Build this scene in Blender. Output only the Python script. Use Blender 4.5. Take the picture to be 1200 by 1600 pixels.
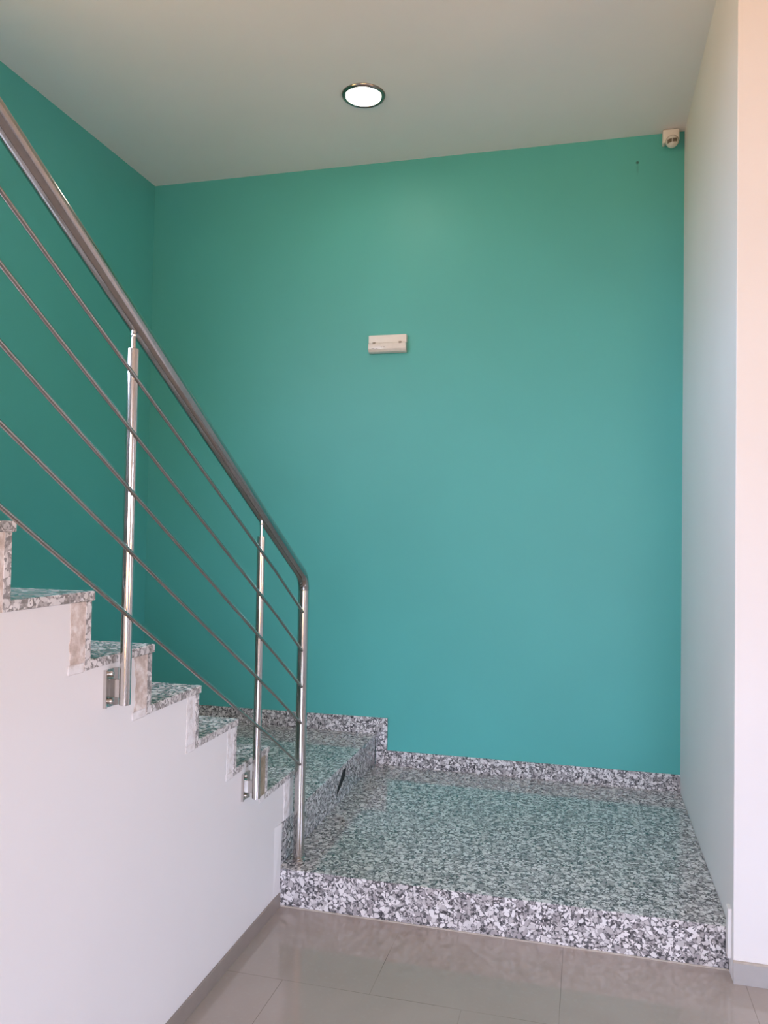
import bpy, bmesh, math, random
from mathutils import Vector, Matrix

for o in list(bpy.data.objects):
    bpy.data.objects.remove(o, do_unlink=True)
scene = bpy.context.scene
COL = scene.collection

# ------------------------------------------------------------------ camera
CAM = Vector((1.2283, -3.1226, 1.5625))
YAW, PITCH, ROLL, FPX = -0.25196, 0.02603, 0.01677, 1234.0
fw = Vector((math.sin(YAW) * math.cos(PITCH), math.cos(YAW) * math.cos(PITCH), math.sin(PITCH)))
rt = Vector((math.cos(YAW), -math.sin(YAW), 0))
up = rt.cross(fw)
r2 = rt * math.cos(ROLL) + up * math.sin(ROLL)
u2 = -rt * math.sin(ROLL) + up * math.cos(ROLL)
cd = bpy.data.cameras.new('camera')
cam = bpy.data.objects.new('camera', cd)
COL.objects.link(cam)
M = Matrix((r2, u2, -fw)).transposed().to_4x4()
M.translation = CAM
cam.matrix_world = M
cd.sensor_fit = 'VERTICAL'
cd.sensor_height = 24.0
cd.lens = 24.0 * FPX / 1600.0
cd.clip_start = 0.02
scene.camera = cam

# ------------------------------------------------------------------ dimensions of the place (metres)
WL, W, D, H = -1.6045, 1.7416, 1.568, 3.8626      # left wall, right wall, back wall, ceiling
H1, H2 = 0.156, 0.338                             # the two landings
T1Z, T1Y, GO, RI = 0.525, 0.1545, 0.2972, 0.175   # straight flight: first tread top, nosing, going, rise
YP = -0.075                                       # wall facing the hall
XR = 0.047                                        # plane of the railing
ROOM_X, ROOM_Y = 5.0, -7.0
TH = 0.025

# ------------------------------------------------------------------ view, sky, daylight openings
scene.view_settings.view_transform = 'Standard'
scene.view_settings.look = 'None'
scene.view_settings.exposure = 0.0
scene.view_settings.gamma = 1.0
scene.view_settings.use_curve_mapping = False

SKY = (0.73, 0.80, 1.04)
GROUND = (0.55, 0.325, 0.15)
SKY_S, GROUND_S = 17.0, 17.0
world = bpy.data.worlds.new('daylight')
scene.world = world
world.use_nodes = True
wt = world.node_tree
wt.nodes.clear()
wo = wt.nodes.new('ShaderNodeOutputWorld')
wb = wt.nodes.new('ShaderNodeBackground')
wc = wt.nodes.new('ShaderNodeTexCoord')
ws = wt.nodes.new('ShaderNodeSeparateXYZ')
wr = wt.nodes.new('ShaderNodeMapRange')
wr.inputs['From Min'].default_value = -0.02
wr.inputs['From Max'].default_value = 0.03
wm = wt.nodes.new('ShaderNodeMix')
wm.data_type = 'RGBA'
wt.links.new(wc.outputs['Generated'], ws.inputs[0])
wt.links.new(ws.outputs['Z'], wr.inputs['Value'])
wt.links.new(wr.outputs[0], wm.inputs[0])
wm.inputs[6].default_value = tuple(c * GROUND_S for c in GROUND) + (1,)
wm.inputs[7].default_value = tuple(c * SKY_S for c in SKY) + (1,)
wt.links.new(wm.outputs[2], wb.inputs[0])
wb.inputs[1].default_value = 1.0
wt.links.new(wb.outputs[0], wo.inputs[0])

REAR = (0.8, 4.2, 0.4, 2.5)       # glazed front in the rear wall: x0, x1, z0, z1
SIDE = (-3.0, -1.8, 1.0, 2.1)      # unseen window added in the hall's right wall to light the stair: y0, y1, z0, z1

STAIRWIN = (-3.4, -1.2, 2.3, 3.6)  # stair window high in the left wall: y0, y1, z0, z1

def portal(name, loc, rot, sx, sy):
    l = bpy.data.lights.new(name, 'AREA')
    l.shape = 'RECTANGLE'
    l.size, l.size_y = sx, sy
    l.cycles.is_portal = True
    o = bpy.data.objects.new(name, l)
    o.location = loc
    o.rotation_euler = rot
    COL.objects.link(o)

portal('daylight_portal_entrance', ((REAR[0] + REAR[1]) / 2, ROOM_Y - 0.1, (REAR[2] + REAR[3]) / 2),
       (math.radians(90), 0, 0), REAR[1] - REAR[0], REAR[3] - REAR[2])

portal('daylight_portal_added_window', (ROOM_X + 0.2, (SIDE[0] + SIDE[1]) / 2, (SIDE[2] + SIDE[3]) / 2),
       (math.radians(90), 0, math.radians(90)), SIDE[1] - SIDE[0], SIDE[3] - SIDE[2])
portal('daylight_portal_stair', (WL - 0.2, (STAIRWIN[0] + STAIRWIN[1]) / 2, (STAIRWIN[2] + STAIRWIN[3]) / 2),
       (math.radians(90), 0, math.radians(-90)), STAIRWIN[1] - STAIRWIN[0], STAIRWIN[3] - STAIRWIN[2])

# ------------------------------------------------------------------ material helpers
def new_mat(name):
    m = bpy.data.materials.new(name)
    m.use_nodes = True
    nt = m.node_tree
    return m, nt, nt.nodes['Principled BSDF']

def N(nt, kind, **kw):
    n = nt.nodes.new(kind)
    for k, v in kw.items():
        setattr(n, k, v)
    return n

def pos(nt, scale=(1, 1, 1), loc=(0, 0, 0)):
    g = N(nt, 'ShaderNodeNewGeometry')
    mp = N(nt, 'ShaderNodeMapping')
    mp.inputs['Scale'].default_value = scale
    mp.inputs['Location'].default_value = loc
    nt.links.new(g.outputs['Position'], mp.inputs['Vector'])
    return mp.outputs[0]

def ramp(nt, fac, stops, interp='LINEAR'):
    r = N(nt, 'ShaderNodeValToRGB')
    r.color_ramp.interpolation = interp
    els = r.color_ramp.elements
    while len(els) < len(stops):
        els.new(0.5)
    for e, (p, c) in zip(els, stops):
        e.position = p
        e.color = (c[0], c[1], c[2], 1) if not isinstance(c, (int, float)) else (c, c, c, 1)
    nt.links.new(fac, r.inputs[0])
    return r.outputs[0]

def mix(nt, fac, a, b, mode='MIX'):
    m = N(nt, 'ShaderNodeMix')
    m.data_type = 'RGBA'
    m.blend_type = mode
    for i, v in ((0, fac), (6, a), (7, b)):
        if isinstance(v, (int, float)):
            m.inputs[i].default_value = v if i == 0 else (v, v, v, 1)
        elif isinstance(v, tuple):
            m.inputs[i].default_value = v if len(v) == 4 else v + (1,)
        else:
            nt.links.new(v, m.inputs[i])
    return m.outputs[2]

def math_n(nt, op, a, b=0.0, c=None):
    m = N(nt, 'ShaderNodeMath', operation=op)
    for i, v in enumerate((a, b) if c is None else (a, b, c)):
        if isinstance(v, (int, float)):
            m.inputs[i].default_value = v
        else:
            nt.links.new(v, m.inputs[i])
    return m.outputs[0]

def bump(nt, bsdf, height, dist, strength=1.0):
    b = N(nt, 'ShaderNodeBump')
    b.inputs['Strength'].default_value = strength
    b.inputs['Distance'].default_value = dist
    nt.links.new(height, b.inputs['Height'])
    nt.links.new(b.outputs[0], bsdf.inputs['Normal'])

def noise(nt, vec, scale, detail=3, rough=0.5):
    n = N(nt, 'ShaderNodeTexNoise')
    n.inputs['Scale'].default_value = scale
    n.inputs['Detail'].default_value = detail
    n.inputs['Roughness'].default_value = rough
    nt.links.new(vec, n.inputs['Vector'])
    return n

def paint(name, col, rough=0.6, vary=0.03, hole=None):
    m, nt, b = new_mat(name)
    p = pos(nt)
    n = noise(nt, p, 1.7, 3)
    lo = tuple(c * (1 - vary) for c in col)
    hi = tuple(min(1, c * (1 + vary)) for c in col)
    c = ramp(nt, n.outputs['Fac'], [(0.3, lo), (0.7, hi)])
    if hole:
        # a filled screw hole with a faint run of dirt under it
        d = N(nt, 'ShaderNodeVectorMath', operation='DISTANCE')
        nt.links.new(p, d.inputs[0])
        d.inputs[1].default_value = hole
        f = ramp(nt, d.outputs['Value'], [(0.006, 1.0), (0.010, 0.0)])
        c = mix(nt, math_n(nt, 'MULTIPLY', f, 0.8), c, (0.01, 0.04, 0.03))
        p2 = pos(nt, (1, 1, 0.25))
        d2 = N(nt, 'ShaderNodeVectorMath', operation='DISTANCE')
        nt.links.new(p2, d2.inputs[0])
        d2.inputs[1].default_value = (hole[0] + 0.001, hole[1], (hole[2] - 0.035) * 0.25)
        f2 = ramp(nt, d2.outputs['Value'], [(0.003, 1.0), (0.009, 0.0)])
        c = mix(nt, math_n(nt, 'MULTIPLY', f2, 0.25), c, (0.02, 0.08, 0.06))
    nt.links.new(c, b.inputs['Base Color'])
    b.inputs['Roughness'].default_value = rough
    n2 = noise(nt, p, 260, 2)
    n3 = noise(nt, p, 14, 2)
    s = math_n(nt, 'ADD', math_n(nt, 'MULTIPLY', n2.outputs['Fac'], 0.25), n3.outputs['Fac'])
    bump(nt, b, s, 0.0008, 0.5)
    return m

TEAL = (0.09, 0.45, 0.42)
mat_teal = paint('teal_wall_paint', TEAL, 0.5, 0.03, hole=(1.488, D, 3.709))
mat_white = paint('white_wall_paint', (0.82, 0.79, 0.78), 0.6, 0.015)
mat_ceiling = paint('white_ceiling_paint', (0.87, 0.84, 0.84), 0.8, 0.015)

def granite(name, rough=0.07, polish=True):
    m, nt, b = new_mat(name)
    p = pos(nt)
    nz = noise(nt, p, 45, 3)
    v0 = N(nt, 'ShaderNodeVectorMath', operation='MULTIPLY_ADD')
    nt.links.new(nz.outputs['Color'], v0.inputs[0])
    v0.inputs[1].default_value = (0.020, 0.020, 0.020)
    nt.links.new(p, v0.inputs[2])
    w = v0.outputs[0]
    # big pale feldspar crystals
    va = N(nt, 'ShaderNodeTexVoronoi', feature='F1', distance='EUCLIDEAN')
    va.inputs['Scale'].default_value = 50
    nt.links.new(w, va.inputs['Vector'])
    sa = N(nt, 'ShaderNodeSeparateColor')
    nt.links.new(va.outputs['Color'], sa.inputs[0])
    pale = ramp(nt, sa.outputs[0], [(0.0, (0.36, 0.33, 0.34)), (0.22, (0.52, 0.49, 0.49)), (0.45, (0.72, 0.69, 0.69)), (1.0, (0.86, 0.83, 0.83))])
    # dark mica in the gaps between crystals
    ve = N(nt, 'ShaderNodeTexVoronoi', feature='DISTANCE_TO_EDGE')
    ve.inputs['Scale'].default_value = 50
    nt.links.new(w, ve.inputs['Vector'])
    n1 = noise(nt, p, 38, 3, 0.6)
    th = math_n(nt, 'MULTIPLY', ramp(nt, n1.outputs['Fac'], [(0.40, 0.0), (0.66, 1.0)]), 0.27)
    edge = math_n(nt, 'LESS_THAN', ve.outputs['Distance'], th)
    vb = N(nt, 'ShaderNodeTexVoronoi', feature='F1')
    vb.inputs['Scale'].default_value = 135
    nt.links.new(w, vb.inputs['Vector'])
    sb = N(nt, 'ShaderNodeSeparateColor')
    nt.links.new(vb.outputs['Color'], sb.inputs[0])
    darkc = ramp(nt, sb.outputs[1], [(0.0, (0.05, 0.05, 0.055)), (0.35, (0.14, 0.135, 0.14)), (0.75, (0.34, 0.32, 0.33)), (1.0, (0.5, 0.46, 0.46))])
    c = mix(nt, edge, pale, darkc)
    # scattered single dark grains
    fl = math_n(nt, 'GREATER_THAN', sb.outputs[0], 0.83)
    n2 = noise(nt, p, 30, 2)
    fl2 = math_n(nt, 'MULTIPLY', fl, ramp(nt, n2.outputs['Fac'], [(0.45, 0.0), (0.5, 1.0)]))
    c = mix(nt, math_n(nt, 'MULTIPLY', fl2, 0.85), c, (0.05, 0.05, 0.06))
    if not polish:
        c = mix(nt, 0.30, c, (0.62, 0.56, 0.51))
    nt.links.new(c, b.inputs['Base Color'])
    b.inputs['Roughness'].default_value = rough
    if polish:
        b.inputs['IOR'].default_value = 1.6
    else:
        n3 = noise(nt, p, 90, 3)
        bump(nt, b, n3.outputs['Fac'], 0.003, 0.7)
    return m

mat_granite = granite('polished_granite')
mat_granite_cut = granite('sawn_granite_edge', 0.55, False)

def floor_tile(name):
    m, nt, b = new_mat(name)
    p = pos(nt, loc=(-0.217, 0.5, 0))
    n1 = noise(nt, p, 3.0, 4)
    n2 = noise(nt, p, 60, 3)
    c = ramp(nt, n1.outputs['Fac'], [(0.3, (0.38, 0.325, 0.29)), (0.7, (0.43, 0.375, 0.34))])
    c = mix(nt, ramp(nt, n2.outputs['Fac'], [(0.55, 0.0), (0.75, 0.35)]), c, (0.44, 0.40, 0.37))
    bk = N(nt, 'ShaderNodeTexBrick')
    bk.offset = 0.5
    bk.inputs['Scale'].default_value = 1.0
    bk.inputs['Mortar Size'].default_value = 0.0011
    bk.inputs['Mortar Smooth'].default_value = 0.1
    bk.inputs['Brick Width'].default_value = 0.626
    bk.inputs['Row Height'].default_value = 0.626
    bk.inputs['Color1'].default_value = (1, 1, 1, 1)
    bk.inputs['Color2'].default_value = (0.98, 0.98, 0.98, 1)
    bk.inputs['Mortar'].default_value = (0.5, 0.48, 0.46, 1)
    nt.links.new(p, bk.inputs['Vector'])
    n3 = noise(nt, p, 3.5, 2)
    c = mix(nt, ramp(nt, n3.outputs['Fac'], [(0.35, 0.15), (0.6, 1.0)]), c, mix(nt, 1.0, c, bk.outputs['Color'], 'MULTIPLY'))
    nt.links.new(c, b.inputs['Base Color'])
    b.inputs['Roughness'].default_value = 0.06
    b.inputs['IOR'].default_value = 1.55
    return m

mat_floor = floor_tile('polished_porcelain_tile')

def plain(name, col, rough=0.5, metal=0.0, nscale=None, namp=0.1, emit=None, es=1.0):
    m, nt, b = new_mat(name)
    b.inputs['Roughness'].default_value = rough
    b.inputs['Metallic'].default_value = metal
    p = pos(nt)
    n = noise(nt, p, nscale or 20, 3)
    c = ramp(nt, n.outputs['Fac'], [(0.3, tuple(x * (1 - namp) for x in col)), (0.7, tuple(min(1, x * (1 + namp)) for x in col))])
    nt.links.new(c, b.inputs['Base Color'])
    if emit:
        b.inputs['Emission Color'].default_value = emit + (1,)
        b.inputs['Emission Strength'].default_value = es
    return m

mat_skirt = plain('taupe_tile_skirting', (0.29, 0.245, 0.215), 0.3, 0, 12, 0.06)
mat_skirt_pale = plain('grey_tile_skirting', (0.43, 0.41, 0.40), 0.35, 0, 12, 0.05)
mat_grout = plain('beige_grout', (0.50, 0.44, 0.38), 0.8, 0, 60, 0.08)
mat_steel = plain('brushed_steel', (0.60, 0.575, 0.55), 0.12, 1.0, 90, 0.04)
mat_steel_rail = plain('satin_steel_handrail', (0.42, 0.40, 0.375), 0.12, 1.0, 90, 0.06)
mat_plastic = plain('ivory_plastic', (0.80, 0.77, 0.73), 0.4, 0, 20, 0.03)
mat_plastic_clear = plain('aged_diffuser_plastic', (0.76, 0.72, 0.68), 0.25, 0, 40, 0.05)
mat_grey = plain('grey_plastic', (0.28, 0.235, 0.19), 0.4, 0, 20, 0.05)
mat_dark = plain('dark_gap', (0.015, 0.018, 0.018), 0.8, 0, 20, 0.1)
mat_chrome_ring = plain('bronzed_chrome', (0.30, 0.27, 0.24), 0.2, 1.0, 20, 0.05)
mat_lamp = plain('lit_diffuser', (0.9, 0.9, 0.9), 0.4, 0, 20, 0.0, (1.0, 0.92, 0.82), 35.0)
mat_alu = plain('window_aluminium', (0.45, 0.45, 0.45), 0.4, 1.0, 20, 0.03)

def mortar(name, light, mid, dark):
    m, nt, b = new_mat(name)
    p = pos(nt)
    n = noise(nt, p, 28, 5, 0.6)
    c = ramp(nt, n.outputs['Fac'], [(0.33, dark), (0.48, mid), (0.62, light)])
    nt.links.new(c, b.inputs['Base Color'])
    b.inputs['Roughness'].default_value = 0.85
    bump(nt, b, n.outputs['Fac'], 0.006, 0.9)
    return m

mat_mortar = mortar('unpainted_cream_mortar', (0.82, 0.75, 0.71), (0.66, 0.55, 0.49), (0.50, 0.40, 0.34))
mat_mortar_brown = mortar('bare_brown_mortar', (0.42, 0.35, 0.26), (0.33, 0.27, 0.19), (0.24, 0.19, 0.13))
mat_mortar_white = mortar('whitewashed_mortar', (0.86, 0.83, 0.83), (0.80, 0.76, 0.75), (0.66, 0.60, 0.57))

# ------------------------------------------------------------------ geometry helpers (world coordinates in, local mesh out)
def link(name, bm, mat, parent=None, origin=None, smooth=False):
    bm.normal_update()
    bmesh.ops.recalc_face_normals(bm, faces=bm.faces)
    if origin is None:
        xs = [v.co for v in bm.verts]
        origin = Vector(((min(v.x for v in xs) + max(v.x for v in xs)) / 2, (min(v.y for v in xs) + max(v.y for v in xs)) / 2, min(v.z for v in xs)))
    origin = Vector(origin)
    for v in bm.verts:
        v.co -= origin
    me = bpy.data.meshes.new(name)
    bm.to_mesh(me)
    bm.free()
    me.materials.append(mat)
    if smooth:
        for f in me.polygons:
            f.use_smooth = True
        if hasattr(me, 'set_sharp_from_angle'):
            me.set_sharp_from_angle(angle=math.radians(40))
    o = bpy.data.objects.new(name, me)
    COL.objects.link(o)
    base = Vector((0, 0, 0))
    q = parent
    while q:
        base += q.location
        q = q.parent
    o.location = origin - base
    if parent:
        o.parent = parent
    return o

def box(bm, x0, x1, y0, y1, z0, z1, bev=0.0, seg=2):
    r = bmesh.ops.create_cube(bm, size=1.0)
    vs = r['verts']
    for v in vs:
        v.co = Vector((x0 + (v.co.x + .5) * (x1 - x0), y0 + (v.co.y + .5) * (y1 - y0), z0 + (v.co.z + .5) * (z1 - z0)))
    if bev:
        es = list({e for v in vs for e in v.link_edges})
        bmesh.ops.bevel(bm, geom=es, offset=bev, segments=seg, profile=0.5, affect='EDGES')
    return bm

def prism_x(bm, pts, x0, x1, bev=0.0):
    """polygon of (y, z) pushed from x0 to x1"""
    a = [bm.verts.new((x0, y, z)) for y, z in pts]
    b = [bm.verts.new((x1, y, z)) for y, z in pts]
    fa = bm.faces.new(a)
    bm.faces.new(b[::-1])
    n = len(pts)
    for i in range(n):
        bm.faces.new((a[i], b[i], b[(i + 1) % n], a[(i + 1) % n]))
    return bm

def prism_y(bm, pts, y0, y1):
    """polygon of (x, z) pushed from y0 to y1"""
    a = [bm.verts.new((x, y0, z)) for x, z in pts]
    b = [bm.verts.new((x, y1, z)) for x, z in pts]
    bm.faces.new(a)
    bm.faces.new(b[::-1])
    n = len(pts)
    for i in range(n):
        bm.faces.new((a[i], b[i], b[(i + 1) % n], a[(i + 1) % n]))
    return bm

def tube(bm, path, r, seg=32, cap=True):
    path = [Vector(p) for p in path]
    rings = []
    ref = Vector((1, 0, 0))
    for i, p in enumerate(path):
        if i == 0:
            t = path[1] - p
        elif i == len(path) - 1:
            t = p - path[-2]
        else:
            t = (path[i + 1] - p).normalized() + (p - path[i - 1]).normalized()
        t.normalize()
        if abs(t.dot(ref)) > 0.95:
            ref2 = Vector((0, 0, 1))
        else:
            ref2 = ref
        a = (ref2 - t * ref2.dot(t)).normalized()
        b = t.cross(a)
        rr = r[i] if isinstance(r, (list, tuple)) else r
        rings.append([bm.verts.new(p + (a * math.cos(2 * math.pi * k / seg) + b * math.sin(2 * math.pi * k / seg)) * rr) for k in range(seg)])
    for i in range(len(rings) - 1):
        for k in range(seg):
            bm.faces.new((rings[i][k], rings[i][(k + 1) % seg], rings[i + 1][(k + 1) % seg], rings[i + 1][k]))
    if cap:
        bm.faces.new(rings[0][::-1])
        bm.faces.new(rings[-1])
    return bm

def lathe(bm, profile, c, axis='z', seg=48):
    """profile of (radius, offset along axis) around centre c"""
    rings = []
    c = Vector(c)
    for r, h in profile:
        ring = []
        for k in range(seg):
            a = 2 * math.pi * k / seg
            u, v = r * math.cos(a), r * math.sin(a)
            if axis == 'z':
                q = Vector((u, v, h))
            elif axis == 'y':
                q = Vector((u, h, v))
            else:
                q = Vector((h, u, v))
            ring.append(bm.verts.new(c + q))
        rings.append(ring)
    for i in range(len(rings) - 1):
        for k in range(seg):
            bm.faces.new((rings[i][k], rings[i][(k + 1) % seg], rings[i + 1][(k + 1) % seg], rings[i + 1][k]))
    if profile[0][0] > 1e-6:
        bm.faces.new(rings[0][::-1])
    if profile[-1][0] > 1e-6:
        bm.faces.new(rings[-1])
    bmesh.ops.remove_doubles(bm, verts=bm.verts, dist=1e-6)
    return bm

def struct(name, bm, mat, parent=None, **kw):
    o = link(name, bm, mat, parent, **kw)
    if parent is None:
        o['kind'] = 'structure'
    return o

def thing(name, label, cat, loc, group=None):
    o = bpy.data.objects.new(name, None)
    o.empty_display_size = 0.05
    o.location = loc
    COL.objects.link(o)
    o['label'] = label
    o['category'] = cat
    if group:
        o['group'] = group
    return o

B = bmesh.new
random.seed(4)

# ------------------------------------------------------------------ the room
T = 0.15
struct('floor', box(B(), WL - T, ROOM_X + T, ROOM_Y - 0.3, D + T, -0.1, 0.0), mat_floor)
struct('ceiling', box(B(), WL - T, ROOM_X + T, ROOM_Y - T, D + T, H, H + 0.15), mat_ceiling)
struct('wall_back', box(B(), WL - T, W + T, D, D + T, 0.0, H), mat_teal)
y0, y1, z0, z1 = STAIRWIN
bm = B()
box(bm, WL - T, WL, ROOM_Y, y0, 0, H)
box(bm, WL - T, WL, y1, D, 0, H)
box(bm, WL - T, WL, y0, y1, 0, z0)
box(bm, WL - T, WL, y0, y1, z1, H)
struct('wall_left', bm, mat_teal)
# L-shaped pier: the niche's right side and the wall facing the hall
bm = B()
pts = [(W, D), (W, YP), (ROOM_X, YP), (ROOM_X, YP + T), (W + T, YP + T), (W + T, D)]
a = [bm.verts.new((x, y, 0)) for x, y in pts]
b = [bm.verts.new((x, y, H)) for x, y in pts]
bm.faces.new(a); bm.faces.new(b[::-1])
for i in range(6):
    bm.faces.new((a[i], b[i], b[(i + 1) % 6], a[(i + 1) % 6]))
edge = [e for e in bm.edges if all(abs(v.co.x - W) < 1e-6 and abs(v.co.y - YP) < 1e-6 for v in e.verts)]
bmesh.ops.bevel(bm, geom=edge, offset=0.004, segments=3, profile=0.5, affect='EDGES')
struct('wall_right', bm, mat_white)
# hall behind the camera, with the openings the daylight comes through
x0, x1, z0, z1 = REAR
bm = B()
box(bm, WL - T, x0, ROOM_Y - T, ROOM_Y, 0, H)
box(bm, x1, ROOM_X + T, ROOM_Y - T, ROOM_Y, 0, H)
box(bm, x0, x1, ROOM_Y - T, ROOM_Y, z1, H)
box(bm, x0, x1, ROOM_Y - T, ROOM_Y, 0, z0)
struct('wall_rear', bm, mat_white)
y0, y1, s0, s1 = SIDE
bm = B()
box(bm, ROOM_X, ROOM_X + T, ROOM_Y, y0, 0, H)
box(bm, ROOM_X, ROOM_X + T, y1, YP, 0, H)
box(bm, ROOM_X, ROOM_X + T, y0, y1, 0, s0)
box(bm, ROOM_X, ROOM_X + T, y0, y1, s1, H)
struct('wall_hall', bm, mat_white)
# unseen partition added to shade the wall facing the hall from rear daylight
struct('wall_light_block', box(B(), 2.4, ROOM_X, -3.42, -3.3, 0, H), mat_white)
bm = B()
for x in (x0 + .03, (x0 * 2 + x1) / 3, (x0 + 2 * x1) / 3, x1 - .03):
    box(bm, x - .03, x + .03, ROOM_Y - .1, ROOM_Y - .04, z0, z1)
box(bm, x0, x1, ROOM_Y - .1, ROOM_Y - .04, z1 - .06, z1)
struct('window_1', bm, mat_alu)

# ------------------------------------------------------------------ stair mass and its white side wall
NT = 14
def ty(n): return T1Y - (n - 1) * GO
def tz(n): return T1Z + (n - 1) * RI
pts = [(ty(NT + 1), 0.0), (0.0, 0.0), (0.0, H2 + 0.002), (ty(1) - 0.034, H2 + 0.002)]
for n in range(1, NT + 1):
    pts.append((ty(n) - 0.034, tz(n) - TH))
    pts.append((ty(n + 1) - 0.034 if n < NT else ty(NT + 1), tz(n) - TH))
struct('wall_stair', prism_x(B(), pts, WL, 0.0), mat_white)
struct('baseboard_stair', box(B(), 0.0, 0.008, ROOM_Y + .0, -0.001, 0, 0.058, 0.0015), mat_skirt)

bm = B()
box(bm, W - 0.001, ROOM_X, YP - 0.012, YP, 0, 0.072, 0.001)
struct('baseboard_right', bm, mat_skirt_pale)
struct('trim_1', box(B(), W - 0.001, ROOM_X, YP - 0.013, YP, 0.072, 0.0785, 0.002), mat_grout)

# granite skirting that follows the landings along the back wall
sk = 0.086
pts = [(0.067, H1 + sk), (0.067, H2 + 0.098), (WL, H2 + 0.088), (WL, H2), (-0.002, H2), (-0.002, H1), (W, H1), (W, H1 + sk + .006)]
struct('baseboard_back', prism_y(B(), pts, D - 0.012, D + 0.001), mat_granite)
pts = [(ty(1) - .012, H2), (D - .012, H2), (D - .012, H2 + .088), (ty(1) + .09, H2 + .088)]
y = ty(1) + .07
pl = [(D - .012, H2), (D - .012, H2 + .088), (ty(1) + .075, H2 + .088)]
for n in range(1, NT):
    pl.append((ty(n) + .075, tz(n) + .088))
    pl.append((ty(n + 1) + .075, tz(n) + .088))
for n in range(NT - 1, 0, -1):
    pl.append((ty(n + 1) - .0, tz(n)))
    pl.append((ty(n) - .0, tz(n)))
pl.append((ty(1), H2))
struct('baseboard_left', prism_x(B(), pl, WL - .001, WL + 0.012), mat_granite)

# ------------------------------------------------------------------ granite staircase
stair = thing('granite_staircase', 'speckled grey and white granite staircase climbing left beside the teal walls', 'staircase', (0, 0, 0))
# lower landing: slab and riser
link('landing_slab', box(B(), -0.006, W - 0.001, 0.0, D - 0.001, H1 - 0.032, H1, 0.0015, 2), mat_granite, stair)
link('riser', box(B(), 0.001, W - 0.002, 0.004, 0.03, 0.0, H1 - 0.032), mat_granite, stair)
link('grout_line', box(B(), 0.0, W, -0.001, 0.004, 0.0, 0.004), mat_grout, stair)
link('landing_core', box(B(), 0.0, W - .002, 0.03, D - .002, 0.0, H1 - .032), mat_grout, stair)
# upper landing in the corner
link('landing_slab', box(B(), WL + 0.001, 0.0, ty(1) - 0.034, D - 0.001, H2 - TH, H2, 0.002), mat_granite, stair)
bm = B()
box(bm, -0.028, -0.006, 0.001, D - 0.001, H1, H2 - TH)
box(bm, -0.028, 0.0, 0.001, ty(1) - 0.034, H2 - TH - .0, H2)
up_r = link('riser', bm, mat_granite, stair)
link('landing_core', box(B(), WL + .001, -0.028, ty(1) - .03, D - .002, 0.0, H2 - TH), mat_grout, stair)
# dark open chip in that riser
bm = B()
prism_x(bm, [(0.905, H2 - TH - .005), (0.95, H2 - TH - .008), (0.93, 0.26), (0.79, 0.20), (0.80, 0.235), (0.86, 0.275)], -0.0075, -0.0052)
link('open_joint', bm, mat_dark, stair)

for n in range(1, NT + 1):
    yn, yn1, z = ty(n), ty(n + 1), tz(n)
    link('tread', box(B(), WL + 0.0005, 0.003, yn1 - 0.012, yn, z - TH, z, 0.0035, 2), mat_granite, stair)
    zb = H2 if n == 1 else tz(n - 1) - TH
    # riser slab, polished in front, its sawn end showing at the side
    link('riser', box(B(), WL + 0.0005, 0.0015, yn - 0.034, yn - 0.012, zb, z - TH), mat_granite, stair)
# sawn edges of treads and risers, and the unpainted strips behind them
for n in range(1, 9):
    yn, z = ty(n), tz(n)
    zb = H2 + .002 if n == 1 else tz(n - 1) - TH
    bm = B()
    box(bm, 0.0005, 0.0045, ty(n + 1) - 0.012, yn - .001, z - TH + .001, z - .001, 0.0015)
    link('tread_edge', bm, mat_granite_cut, stair)
    if n > 1:
        bm = B()
        box(bm, 0.0005, 0.003, yn - 0.035, yn - 0.0125, zb, z - TH, 0.001)
        link('riser_edge', bm, mat_granite_cut, stair)
    wdt = {1: 0.085, 2: 0.05, 3: 0.055, 4: 0.055, 5: 0.07, 6: 0.062, 7: 0.06, 8: 0.06}[n]
    mt = {1: mat_mortar_white, 2: mat_mortar_brown, 3: mat_mortar_white, 4: mat_mortar_white}.get(n, mat_mortar)
    y0_, y1_ = yn - 0.034 - wdt, yn - (0.014 if n == 1 else 0.034)
    # ragged strip: outline wobbles a little
    nseg = 14
    left = [(y0_ + random.uniform(-.003, .003) + (0.012 * math.sin(3.1 * i / nseg) if n == 5 else 0), zb + (z - TH - zb) * i / nseg) for i in range(nseg + 1)]
    pl = left + [(y1_, z - TH), (y1_, zb)]
    link('mortar_strip', prism_x(B(), pl, -0.004, 0.0016 if n > 1 else 0.0022), mt, stair)
    if n in (2, 3, 4, 5, 6):
        bm = B()
        box(bm, 0, 0.0034, y0_ - .006, y1_ - .006, zb - .002, zb + .022, 0.003)
        link('mortar_lip', bm, mat_mortar_white, stair)

# plaster reveals at both ends of the lowest riser
bm = B()
pts3 = [(0.0, -0.065, .05), (0.006, -0.012, .05), (0.006, 0.0, .05), (0.0, 0.0, .05)]
a = [bm.verts.new((x * .5, y, z)) for x, y, z in pts3]
b = [bm.verts.new((x * 1.6, y, H2 + .006)) for x, y, z in pts3]
bm.faces.new(a); bm.faces.new(b[::-1])
for i in range(4):
    bm.faces.new((a[i], b[i], b[(i + 1) % 4], a[(i + 1) % 4]))
struct('trim_2', bm, mat_white)
struct('trim_3', box(B(), W - 0.013, W + .001, -0.045, 0.0, 0.065, 0.24, 0.003), mat_white)

# ------------------------------------------------------------------ stainless railing
rail = thing('stair_railing', 'stainless steel stair railing with round handrail and five thin bars', 'railing', (XR, 0.1, H1))
SL = 0.5575
PY = 0.100
R_H, R_P, R_B = 0.0255, 0.0150, 0.0057
def hz(y): return 1.391 + SL * (0.049 - y)
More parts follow.
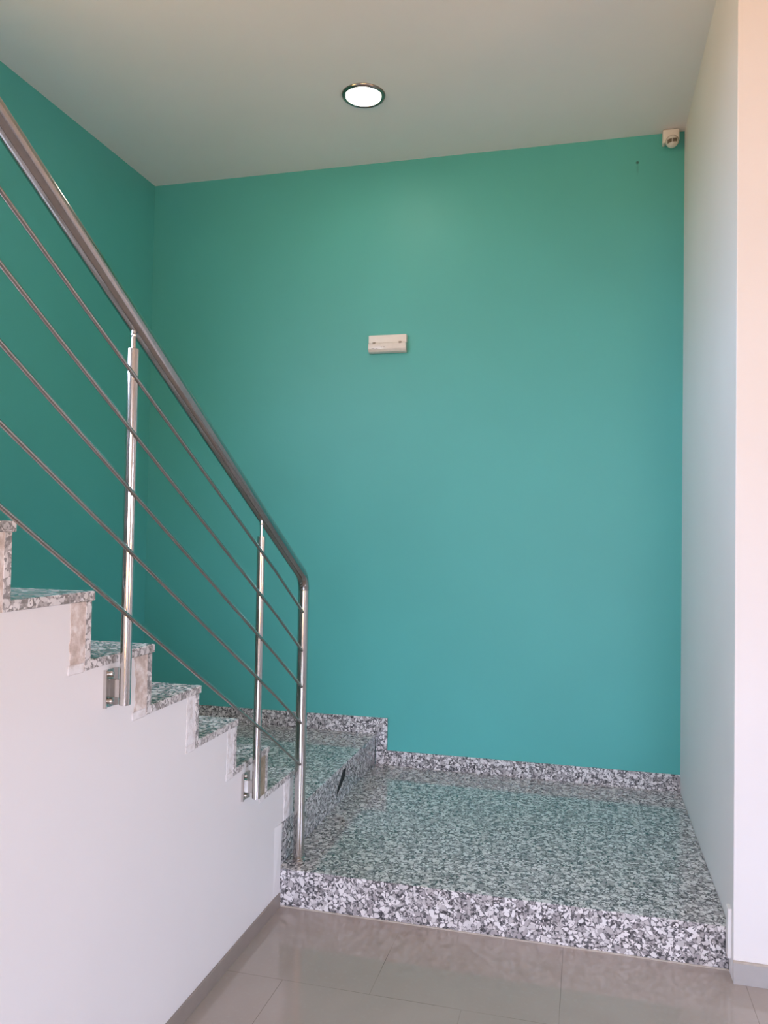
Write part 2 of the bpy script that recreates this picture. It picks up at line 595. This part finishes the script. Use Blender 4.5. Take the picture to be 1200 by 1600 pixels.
# end post bends into the handrail
yt = 0.1
zc = hz(yt)
path = [(XR, yt, H1 + 0.012)]
K = 0.055
for i in range(0, 1):
    path.append((XR, yt, zc - K))
p0, p1, p2 = Vector((XR, yt, zc - K)), Vector((XR, yt, zc)), Vector((XR, yt - K * .87, hz(yt - K * .87)))
arc = []
for i in range(1, 12):
    t = i / 12
    arc.append(p0 * (1 - t) ** 2 + p1 * 2 * t * (1 - t) + p2 * t * t)
bm = B()
tube(bm, path, 0.0232, 48)
endpost = link('post', bm, mat_steel, rail, smooth=True)
bm = B()
ytop = ty(NT) + .1
tube(bm, [p0] + arc + [p2, Vector((XR, ytop, hz(ytop)))], [0.0232 + (R_H - .0007 - 0.0232) * i / 12 for i in range(13)] + [R_H - .0007], 48)
link('handrail', bm, mat_steel_rail, rail, smooth=True)
bm = B()
lathe(bm, [(0.0, 0), (0.0265, 0), (0.0265, 0.004), (0.0245, 0.006), (0.0245, 0.011), (0.0262, 0.013), (0.0262, 0.016), (0.0230, 0.018), (0.0, 0.018)], (XR, yt, H1))
link('base_collar', bm, mat_steel, endpost, smooth=True)

posts = [(-1.254, 1.095, 2.043), (-0.370, 0.567, 1.540)]
k = 3
while len(posts) < 5:
    yy = -1.254 - (len(posts) - 1) * 0.884
    posts.append((yy, 1.095 + SL * (-1.254 - yy), 2.043 + SL * (-1.254 - yy)))
for py, zb, zt in posts:
    bm = B()
    tube(bm, [(XR, py, zb), (XR, py, zb + .001), (XR, py, zt - .001), (XR, py, zt)], [R_P - .001, R_P, R_P, R_P - .001], 32)
    post = link('post', bm, mat_steel, rail, smooth=True)
    bm = B()
    zr = hz(py) - R_H * math.sqrt(1 + SL * SL)
    tube(bm, [(XR, py, zt - .01), (XR, py, zr + .004)], 0.0058, 20)
    lathe(bm, [(0.0, zr - .014), (0.0070, zr - .013), (0.0078, zr - .011), (0.0078, zr - .006), (0.0060, zr - .004), (0.0060, zr + .004), (0, zr + .004)], (XR, py, 0), 'z', 24)
    link('pin', bm, mat_steel, post, smooth=True)
    # wall bracket: curved plate, two bolts, square arm to the post
    zc0 = zb + 0.043
    bm = B()
    pw, ph = 0.029, 0.050
    prof = [(-pw, .0095), (-pw + .003, .0100), (-.012, .0045), (.012, .0045), (pw - .003, .0100), (pw, .0095), (pw, .0005), (-pw, .0005)]
    a = [bm.verts.new((x, py + y, zc0 - ph)) for y, x in prof]
    b = [bm.verts.new((x, py + y, zc0 + ph)) for y, x in prof]
    bm.faces.new(a[::-1]); bm.faces.new(b)
    for i in range(len(prof)):
        bm.faces.new((a[i], a[(i + 1) % len(prof)], b[(i + 1) % len(prof)], b[i]))
    brk = link('bracket', bm, mat_steel, rail)
    bm = B()
    box(bm, 0.004, XR - 0.008, py - 0.0085, py + 0.0085, zc0 - .024, zc0 + .024, 0.002)
    link('bracket_arm', bm, mat_steel, brk)
    for s in (-1, 1):
        bm = B()
        lathe(bm, [(0.0, 0.004), (0.0085, 0.004), (0.0085, 0.006), (0.0070, 0.0105), (0.004, 0.0125), (0.0, 0.013)], (0, py, zc0 + s * .036), 'x', 20)
        link('bolt', bm, mat_steel, brk, smooth=True)

XB = XR + 0.0155
for s, z_at in ((.5537, 1.207), (.5644, 1.042), (.5629, .888), (.5597, .734), (.5648, .558)):
    bm = B()
    ya, yb = 0.088, ytop
    ym = -0.25
    tube(bm, [(XR + .005, ya - .003, z_at + s * (.1 - ya)), (XB, ym, z_at + s * (.1 - ym)), (XB, yb, z_at + s * (.1 - yb))], R_B, 20)
    barr = link('bar', bm, mat_steel_rail, rail, smooth=True)
    for py, zb, zt in posts:
        zz = z_at + s * (.1 - py)
        bm = B()
        tube(bm, [(XR + .004, py, zz - .001), (XB, py, zz)], 0.0045, 12)
        link('bar_holder', bm, mat_steel, barr, smooth=True)

# ------------------------------------------------------------------ recessed ceiling lamp
LC = (0.066, 0.813, H)
lamp = thing('ceiling_lamp', 'lit round recessed ceiling lamp with thin dark metal rim', 'ceiling lamp', LC)
link('rim', lathe(B(), [(0.093, -0.001), (0.093, -0.009), (0.102, -0.014), (0.112, -0.009), (0.116, -0.0005), (0.116, 0.0)], LC, 'z', 64), mat_chrome_ring, lamp, smooth=True)
link('diffuser', lathe(B(), [(0.0, -0.010), (0.06, -0.0090), (0.0935, -0.006), (0.0935, -0.001), (0.0, -0.001)], LC, 'z', 64), mat_lamp, lamp, smooth=True)

# ------------------------------------------------------------------ emergency light on the back wall
EX0, EX1, EZ0, EZ1 = -0.088, 0.152, 2.664, 2.775
em = thing('emergency_light', 'small white rectangular emergency light mounted mid height on the teal back wall', 'emergency light', ((EX0 + EX1) / 2, D, EZ0))
zm = EZ0 + 0.060
link('housing', box(B(), EX0, EX1, D - 0.034, D, zm, EZ1, 0.006, 3), mat_plastic, em, smooth=True)
bm = B()
pr = [(D, EZ0 + .006), (D - .012, EZ0), (D - .036, EZ0 + .006), (D - .046, EZ0 + .022), (D - .046, zm - .004), (D - .042, zm - .0006), (D, zm - .0006)]
prism_x(bm, pr, EX0 + .002, EX1 - .002)
bmesh.ops.bevel(bm, geom=[e for e in bm.edges], offset=0.0025, segments=2, profile=0.5, affect='EDGES')
cover = link('diffuser_cover', bm, mat_plastic_clear, em, smooth=True)
for x in (EX0 + .03, EX1 - .045):
    link('latch', box(B(), x, x + .016, D - .0475, D - .030, zm - .006, zm + .005, 0.001), mat_grey, em)
mat_print = plain('faded_print', (0.42, 0.38, 0.36), 0.6)
for (x, w_, dz) in ((EX0 + .024, .017, .023), (EX0 + .050, .012, .021), (EX0 + .082, .009, .030), (EX0 + .10, .006, .031)):
    link('printed_mark', box(B(), x, x + w_, D - .0466, D - .0455, EZ0 + dz, EZ0 + dz + .005), mat_print, cover)

# ------------------------------------------------------------------ motion sensor in the upper right corner
sx, sz = 1.665, 3.835
sen = thing('motion_sensor', 'white wall mounted motion sensor with round eye in the upper right corner', 'motion sensor', (sx, D, sz - .07))
SY = D - .055
bm = B()
box(bm, sx - .045, sx + .044, SY, D, 3.790, H - .004, 0.008, 3)
link('housing', bm, mat_plastic, sen, smooth=True)
link('side_flange', box(B(), sx - .0455, sx - .028, SY + .004, D, 3.783, 3.80, 0.005, 3), mat_plastic, sen, smooth=True)
EC = Vector((sx + .004, SY - .004, 3.782))
bm = B()
lathe(bm, [(0.0, 0.0), (0.034, 0.0), (0.0355, -.004), (0.034, -.0075), (0.0, -.0075)], (EC.x + .002, SY + .002, EC.z + .0040), 'y', 48)
link('shadow_disc', bm, mat_grey, sen, smooth=True)  # grey disc stands in for the shadow arc in the gap above the eye
bm = B()
bmesh.ops.create_uvsphere(bm, u_segments=36, v_segments=24, radius=0.034)
for v in bm.verts:
    v.co = Vector((v.co.x, v.co.y * .9, v.co.z)) + EC
eye = link('eye', bm, mat_plastic_clear, sen, smooth=True)
# curved dark lens windows lying on the eye
for xa, xb in ((-.026, -.004), (-.001, .024)):
    bm = B()
    rows = []
    for j in range(6):
        row = []
        for i in range(9):
            xx = xa + (xb - xa) * i / 8
            zz = -.014 + .021 * j / 5 + xx * .12
            yy = -.9 * math.sqrt(.0344 ** 2 - xx * xx - zz * zz)
            row.append(bm.verts.new(EC + Vector((xx, yy, zz))))
        rows.append(row)
    for j in range(5):
        for i in range(8):
            bm.faces.new((rows[j][i], rows[j][i + 1], rows[j + 1][i + 1], rows[j + 1][i]))
    bmesh.ops.solidify(bm, geom=bm.faces[:], thickness=0.001)
    link('lens', bm, mat_grey, eye, smooth=True)
